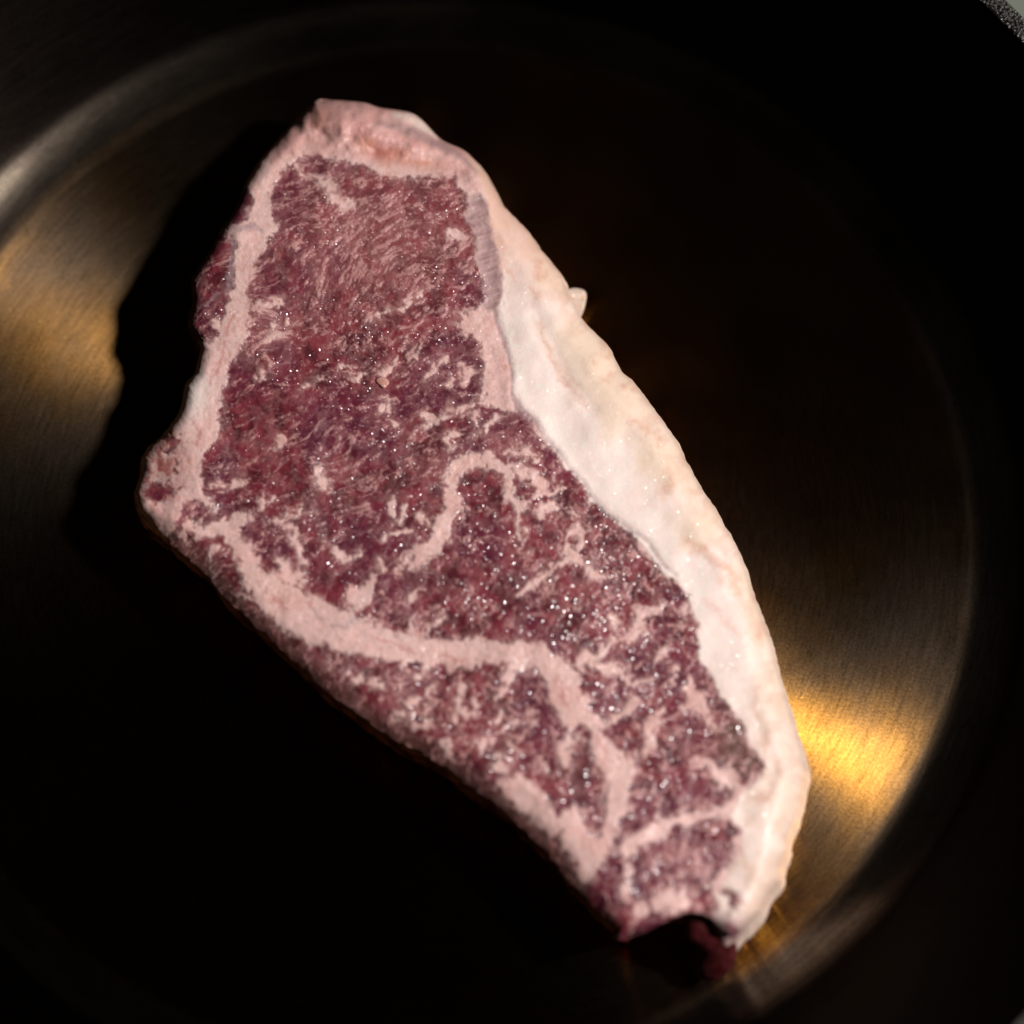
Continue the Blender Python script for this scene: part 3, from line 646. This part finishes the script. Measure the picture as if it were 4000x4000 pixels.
# colours of the side: the inside colours run down the cut, with their own flecks
sp = np.concatenate(sideP)
base_f, base_c = fat[bverts], col[bverts]
n_side = fbm(np.tile(arc, K) / 55, sp[:, 2] * 5, 240, 4)
is_cap = np.tile(b_cap, K)
sf = np.clip(sstep(0.46, 0.66, n_side) * 0.75 * (1 - is_cap) + is_cap * 0.97, 0, 1)
lean_c, fat_c, cap_c = lin(96, 34, 36), lin(206, 150, 136), lin(236, 208, 190)
scol = lean_c * (1 - sf[:, None]) + (fat_c * (1 - is_cap[:, None]) + cap_c * is_cap[:, None]) * sf[:, None]
b_top = np.tile(sstep(700, 500, by), K)[:, None]
scol = scol * (1 - b_top) + lin(214, 160, 146) * b_top
b_tipc = np.tile(sstep(0.25, 0.6, b_tip) * (bx < 2830), K)[:, None]
scol = scol * (1 - b_tipc) + (lin(92, 24, 26) * (1 - 0.3 * sf[:, None]) + lin(170, 110, 104) * 0.3 * sf[:, None]) * b_tipc
t_ = sp[:, 2:3]
mixt = sstep(0.0, 0.25, t_)
scol = np.tile(base_c, (K, 1)) * (1 - mixt) + scol * mixt
COL = np.concatenate([col, np.clip(scol, 0.003, 0.93)])
FAT = np.concatenate([fat, sf])
# glints are painted stronger towards the lower end by a rising coat weight
GLINT_GAIN = np.concatenate([0.55 + 1.15 * sstep(1300, 2900, py + 0.4 * (px - 1800)), np.full(len(sf), 0.7)])

# which part each face belongs to
def side_of(line, x, y):
    """+ on the left of a polyline (plan coordinates, y down)"""
    P = np.array([p[:2] for p in line], float)
    best = np.full(x.shape, 1e18); sg = np.zeros_like(x)
    for (ax, ay), (cx, cy) in zip(P[:-1], P[1:]):
        ex, ey = cx - ax, cy - ay
        t = np.clip(((x - ax) * ex + (y - ay) * ey) / (ex * ex + ey * ey), 0, 1)
        d = (x - ax - t * ex) ** 2 + (y - ay - t * ey) ** 2
        m = d < best - 1e-9
        best = np.where(m, d, best)
        sg = np.where(m, ex * (y - ay) - ey * (x - ax), sg)
    return sg
fc = quads
cx_, cy_ = px[fc].mean(1), py[fc].mean(1)
c_out = s_out[fc].mean(1)
lower = side_of([(500, 1960), (757, 1957), (905, 2075)] + [p[:2] for p in SEAM_BIG[2:]] + [(2376, 2962), (2405, 3165), (2350, 3330), (2250, 3500)], cx_, cy_) > 0
eye_f = side_of([(1300, 2560), (1405, 2345), (1552, 2228)] + [p[:2] for p in SEAM_MID[1:8]] + [(1855, 1683), (1983, 1582), (2060, 1560)], cx_, cy_) < 0
big = stroke_sd(cx_, cy_, [SEAM_BIG, STROKES[3]]) < 0
midv = stroke_sd(cx_, cy_, [SEAM_MID]) < 0
topv = stroke_sd(cx_, cy_, [SEAM_TOP]) < 0
silv = s_silver[fc].mean(1) < 0
capf = (cap_d[fc].mean(1) > 0) & (c_out < 6)
endf = (c_out < 4) & ~capf & (cy_ < 760) & (cx_ > 1020)
PARTS = ['eye_muscle', 'center_muscle', 'edge_muscle', 'fat_seam', 'fat_vein', 'fat_vein', 'silverskin', 'fat_cap', 'edge_fat', 'end_fat', 'cut_side']
cls = np.where(lower, 2, np.where(eye_f, 0, 1))
cls[(c_out < 0) & ~lower] = 8
cls[endf] = 9
cls[topv] = 5; cls[midv] = 4; cls[big] = 3
cls[capf] = 7
cls[silv] = 6
# side faces: fat cap side belongs to the cap, the rest is the cut side
bcf = b_cap[a] * 0.5 + b_cap[b] * 0.5
scl = np.where(bcf > 0.5, 7, 10)
clsall = np.concatenate([cls] + [scl] * K)

# smooth normals of the whole steak, so that the parts meet without a seam
tri_n = np.cross(V[allq[:, 2]] - V[allq[:, 0]], V[allq[:, 3]] - V[allq[:, 1]])
if tri_n[: len(quads), 2].mean() < 0:
    allq = allq[:, ::-1]
    tri_n = -tri_n
VN = np.zeros_like(V)
for c4 in range(4):
    for ax in range(3):
        VN[:, ax] += np.bincount(allq[:, c4], weights=tri_n[:, ax], minlength=len(V))
VN /= np.linalg.norm(VN, axis=1, keepdims=True) + 1e-12

def flesh_material(name, sss, scale, grain=1.0):
    m, nt, p = new_mat(name)
    L = nt.links.new
    ca = N(nt, 'ShaderNodeAttribute', attribute_name='flesh_colour')
    fa = N(nt, 'ShaderNodeAttribute', attribute_name='fat')
    tc = N(nt, 'ShaderNodeTexCoord')
    n1 = N(nt, 'ShaderNodeTexNoise'); L(tc.outputs['Object'], n1.inputs['Vector'])
    n1.inputs['Scale'].default_value = 1900; n1.inputs['Detail'].default_value = 4; n1.inputs['Roughness'].default_value = 0.65
    mr = N(nt, 'ShaderNodeMapRange'); L(n1.outputs['Fac'], mr.inputs[0])
    mr.inputs[1].default_value = 0.25; mr.inputs[2].default_value = 0.75; mr.inputs[3].default_value = 1 - 0.09 * grain; mr.inputs[4].default_value = 1 + 0.08 * grain
    sc = N(nt, 'ShaderNodeVectorMath', operation='SCALE'); L(ca.outputs['Color'], sc.inputs[0]); L(mr.outputs[0], sc.inputs['Scale'])
    L(sc.outputs[0], p.inputs['Base Color'])
    p.inputs['Roughness'].default_value = 0.42
    p.inputs['Specular IOR Level'].default_value = 0.35
    p.inputs['Subsurface Weight'].default_value = sss
    p.inputs['Subsurface Radius'].default_value = (1.0, 0.45, 0.35)
    p.inputs['Subsurface Scale'].default_value = scale
    # wet film: droplets and fibres that catch the lamp
    vo = N(nt, 'ShaderNodeTexVoronoi'); L(tc.outputs['Object'], vo.inputs['Vector']); vo.inputs['Scale'].default_value = 2900
    sub = N(nt, 'ShaderNodeVectorMath', operation='SUBTRACT'); L(vo.outputs['Color'], sub.inputs[0]); sub.inputs[1].default_value = (0.5, 0.5, 0.5)
    scl_ = N(nt, 'ShaderNodeVectorMath', operation='SCALE'); L(sub.outputs[0], scl_.inputs[0]); scl_.inputs['Scale'].default_value = 0.84
    geo = N(nt, 'ShaderNodeNewGeometry')
    add = N(nt, 'ShaderNodeVectorMath', operation='ADD'); L(geo.outputs['Normal'], add.inputs[0]); L(scl_.outputs[0], add.inputs[1])
    nrmz = N(nt, 'ShaderNodeVectorMath', operation='NORMALIZE'); L(add.outputs[0], nrmz.inputs[0])
    L(nrmz.outputs[0], p.inputs['Coat Normal'])
    b2 = N(nt, 'ShaderNodeBump'); L(n1.outputs['Fac'], b2.inputs['Height'])
    b2.inputs['Distance'].default_value = 0.00025; b2.inputs['Strength'].default_value = 0.3
    L(b2.outputs[0], p.inputs['Normal'])
    n3 = N(nt, 'ShaderNodeTexNoise'); L(tc.outputs['Object'], n3.inputs['Vector']); n3.inputs['Scale'].default_value = 90; n3.inputs['Detail'].default_value = 4
    wet = N(nt, 'ShaderNodeMapRange'); L(n3.outputs['Fac'], wet.inputs[0])
    wet.inputs[1].default_value = 0.40; wet.inputs[2].default_value = 0.64; wet.inputs[3].default_value = 0.06; wet.inputs[4].default_value = 0.95
    fm = N(nt, 'ShaderNodeMapRange'); L(fa.outputs['Fac'], fm.inputs[0]); fm.inputs[3].default_value = 1.0; fm.inputs[4].default_value = 0.16
    mm = N(nt, 'ShaderNodeMath', operation='MULTIPLY'); L(wet.outputs[0], mm.inputs[0]); L(fm.outputs[0], mm.inputs[1])
    mo = N(nt, 'ShaderNodeAttribute', attribute_name='glint_gain')
    mm2 = N(nt, 'ShaderNodeMath', operation='MULTIPLY', use_clamp=True); L(mm.outputs[0], mm2.inputs[0]); L(mo.outputs['Fac'], mm2.inputs[1])
    L(mm2.outputs[0], p.inputs['Coat Weight'])
    p.inputs['Coat Roughness'].default_value = 0.17
    return m
MAT_FLESH = flesh_material('raw_marbled_beef', 0.22, 0.0016)
MAT_CAP = flesh_material('waxy_white_fat', 0.3, 0.0016, 0.3)
MAT_SIDE = flesh_material('raw_beef_side', 0.75, 0.0045)

steak = bpy.data.objects.new('raw_steak', None)
scene.collection.objects.link(steak)
steak.location = (0, 0, 0)
steak['label'] = 'thick raw marbled beef steak with white fat cap lying in the pan'
steak['category'] = 'steak'
LABELS = {6: 'grey translucent silverskin band beside the fat cap', 7: 'thick creamy white fat cap along the right edge', 3: 'broad pink fat seam crossing the lower half',
          9: 'pink lumpy fat at the upper end', 10: 'dark shaded cut side of the steak', 8: 'white fat strip along the left edge', 2: 'dark lean muscle below the broad seam'}

def build_part(name, faces, label=None):
    vid, inv_ = np.unique(faces, return_inverse=True)
    me = mesh_np(name, V[vid], inv_.reshape(-1, 4))
    at = me.attributes.new('flesh_colour', 'FLOAT_COLOR', 'POINT')
    at.data.foreach_set('color', np.concatenate([COL[vid], np.ones((len(vid), 1))], 1).astype(np.float32).ravel())
    fa_ = me.attributes.new('fat', 'FLOAT', 'POINT')
    fa_.data.foreach_set('value', FAT[vid].astype(np.float32))
    mo_ = me.attributes.new('glint_gain', 'FLOAT', 'POINT')
    mo_.data.foreach_set('value', GLINT_GAIN[vid].astype(np.float32))
    if len(me.vertices) == len(vid):
        me.normals_split_custom_set_from_vertices(VN[vid].astype(np.float32).tolist())
    o = link_mesh(name, me, MAT_SIDE if name == 'cut_side' else MAT_CAP if name == 'fat_cap' else MAT_FLESH, steak)
    if label:
        o['label'] = label
    return o

for ci, nm in enumerate(PARTS):
    f = allq[clsall == ci]
    if len(f):
        build_part(nm, f, LABELS.get(ci))

# ------------------------------------------------------------------ small things
def plain_fat(name, c1, c2):
    m, nt, p = new_mat(name)
    L = nt.links.new
    tc = N(nt, 'ShaderNodeTexCoord')
    n1 = N(nt, 'ShaderNodeTexNoise'); L(tc.outputs['Object'], n1.inputs['Vector']); n1.inputs['Scale'].default_value = 700; n1.inputs['Detail'].default_value = 4
    cr = N(nt, 'ShaderNodeValToRGB'); L(n1.outputs['Fac'], cr.inputs[0])
    cr.color_ramp.elements[0].color = (*c1, 1); cr.color_ramp.elements[1].color = (*c2, 1)
    cr.color_ramp.elements[0].position = 0.35; cr.color_ramp.elements[1].position = 0.7
    L(cr.outputs[0], p.inputs['Base Color'])
    p.inputs['Roughness'].default_value = 0.35
    p.inputs['Subsurface Weight'].default_value = 0.2; p.inputs['Subsurface Scale'].default_value = 0.0012
    b_ = N(nt, 'ShaderNodeBump'); L(n1.outputs['Fac'], b_.inputs['Height']); b_.inputs['Distance'].default_value = 0.0002
    L(b_.outputs[0], p.inputs['Normal'])
    return m
MAT_TAG = plain_fat('translucent_fat', tuple(lin(196, 172, 156)), tuple(lin(224, 206, 192)))
MAT_CRUMB = plain_fat('tan_crumb', tuple(lin(190, 132, 118)), tuple(lin(216, 168, 154)))

def lump(name, mat, centre, size, seed, parent=None, rz=0.0, subdiv=3, amp=0.35):
    bm = bmesh.new()
    bmesh.ops.create_icosphere(bm, subdivisions=subdiv, radius=1)
    rs = np.random.RandomState(seed)
    dirs = rs.normal(size=(7, 3)); dirs /= np.linalg.norm(dirs, axis=1, keepdims=True)
    ph = rs.rand(7) * 6
    for v in bm.verts:
        c = np.array(v.co)
        f = 1 + amp * sum(math.sin(3.1 * float(c @ d) + p) for d, p in zip(dirs, ph)) / 4
        v.co = Vector(c * f * np.array(size))
    for f in bm.faces:
        f.smooth = True
    me = bpy.data.meshes.new(name); bm.to_mesh(me); bm.free()
    o = link_mesh(name, me, mat, parent)
    o.location = centre; o.rotation_euler = (0, 0, rz)
    return o

def tube(name, pts, mat, label, seg=14):
    """a lumpy tapered strand through plan points (x, y, height, radius)"""
    bm = bmesh.new()
    ctr = [Vector((*unproject(float(x_), float(y_), z_), z_)) for (x_, y_, z_, _) in pts]
    rings_ = []
    for i, c0 in enumerate(ctr):
        d = (ctr[min(i + 1, len(ctr) - 1)] - ctr[max(i - 1, 0)]).normalized()
        s1 = d.cross(Vector((0, 0, 1))).normalized(); s2 = d.cross(s1)
        rings_.append([bm.verts.new(c0 + (s1 * math.cos(t) + s2 * math.sin(t)) * pts[i][3] * (1 + 0.15 * math.sin(3 * t + i))) for t in np.linspace(0, 2 * math.pi, seg, endpoint=False)])
    for r1, r2 in zip(rings_[:-1], rings_[1:]):
        for i in range(seg):
            bm.faces.new((r1[i], r1[(i + 1) % seg], r2[(i + 1) % seg], r2[i]))
    bm.faces.new(rings_[0][::-1]); bm.faces.new(rings_[-1])
    for f in bm.faces:
        f.smooth = True
    bmesh.ops.recalc_face_normals(bm, faces=bm.faces)
    me = bpy.data.meshes.new(name); bm.to_mesh(me); bm.free()
    o = link_mesh(name, me, mat, steak)
    o['label'] = label
    md = o.modifiers.new('round', 'SUBSURF'); md.levels = md.render_levels = 2
    return o

# loose shred of fat that hangs from the cap's outer side, near the pan floor
tube('fat_shred', [(2205, 1185, 0.0075, 0.0030), (2240, 1165, 0.0070, 0.0030), (2262, 1150, 0.0062, 0.0026), (2258, 1190, 0.0050, 0.0019), (2246, 1225, 0.0040, 0.0015), (2225, 1260, 0.0035, 0.0016)],
     MAT_TAG, 'small white shred of fat sticking out behind the fat cap')
# flap standing for the dimly lit cut end face; shade is in its dark red
MAT_RED = plain_fat('shaded_red_meat', tuple(lin(56, 10, 14)), tuple(lin(90, 36, 38)))
tube('end_face_flap', [(2670, 3604, 0.0165, 0.0034), (2762, 3616, 0.0160, 0.0040), (2812, 3668, 0.0130, 0.0046), (2808, 3728, 0.0090, 0.0048), (2764, 3768, 0.0062, 0.0042), (2718, 3782, 0.0042, 0.0024)],
     MAT_RED, 'dark red stand-in for the dimly lit cut end face, shade put into its colour')

i_c = np.argmin((px - 1497) ** 2 + (py - 1497) ** 2)
crumb = lump('fat_crumb', MAT_CRUMB, (X[i_c], Y[i_c], Z[i_c] + 0.0001), (0.0013, 0.0009, 0.0006), 5, rz=-0.7, amp=0.5)
crumb['label'] = 'tiny tan crumb of fat lying on the lean middle of the steak'
crumb['category'] = 'crumb'
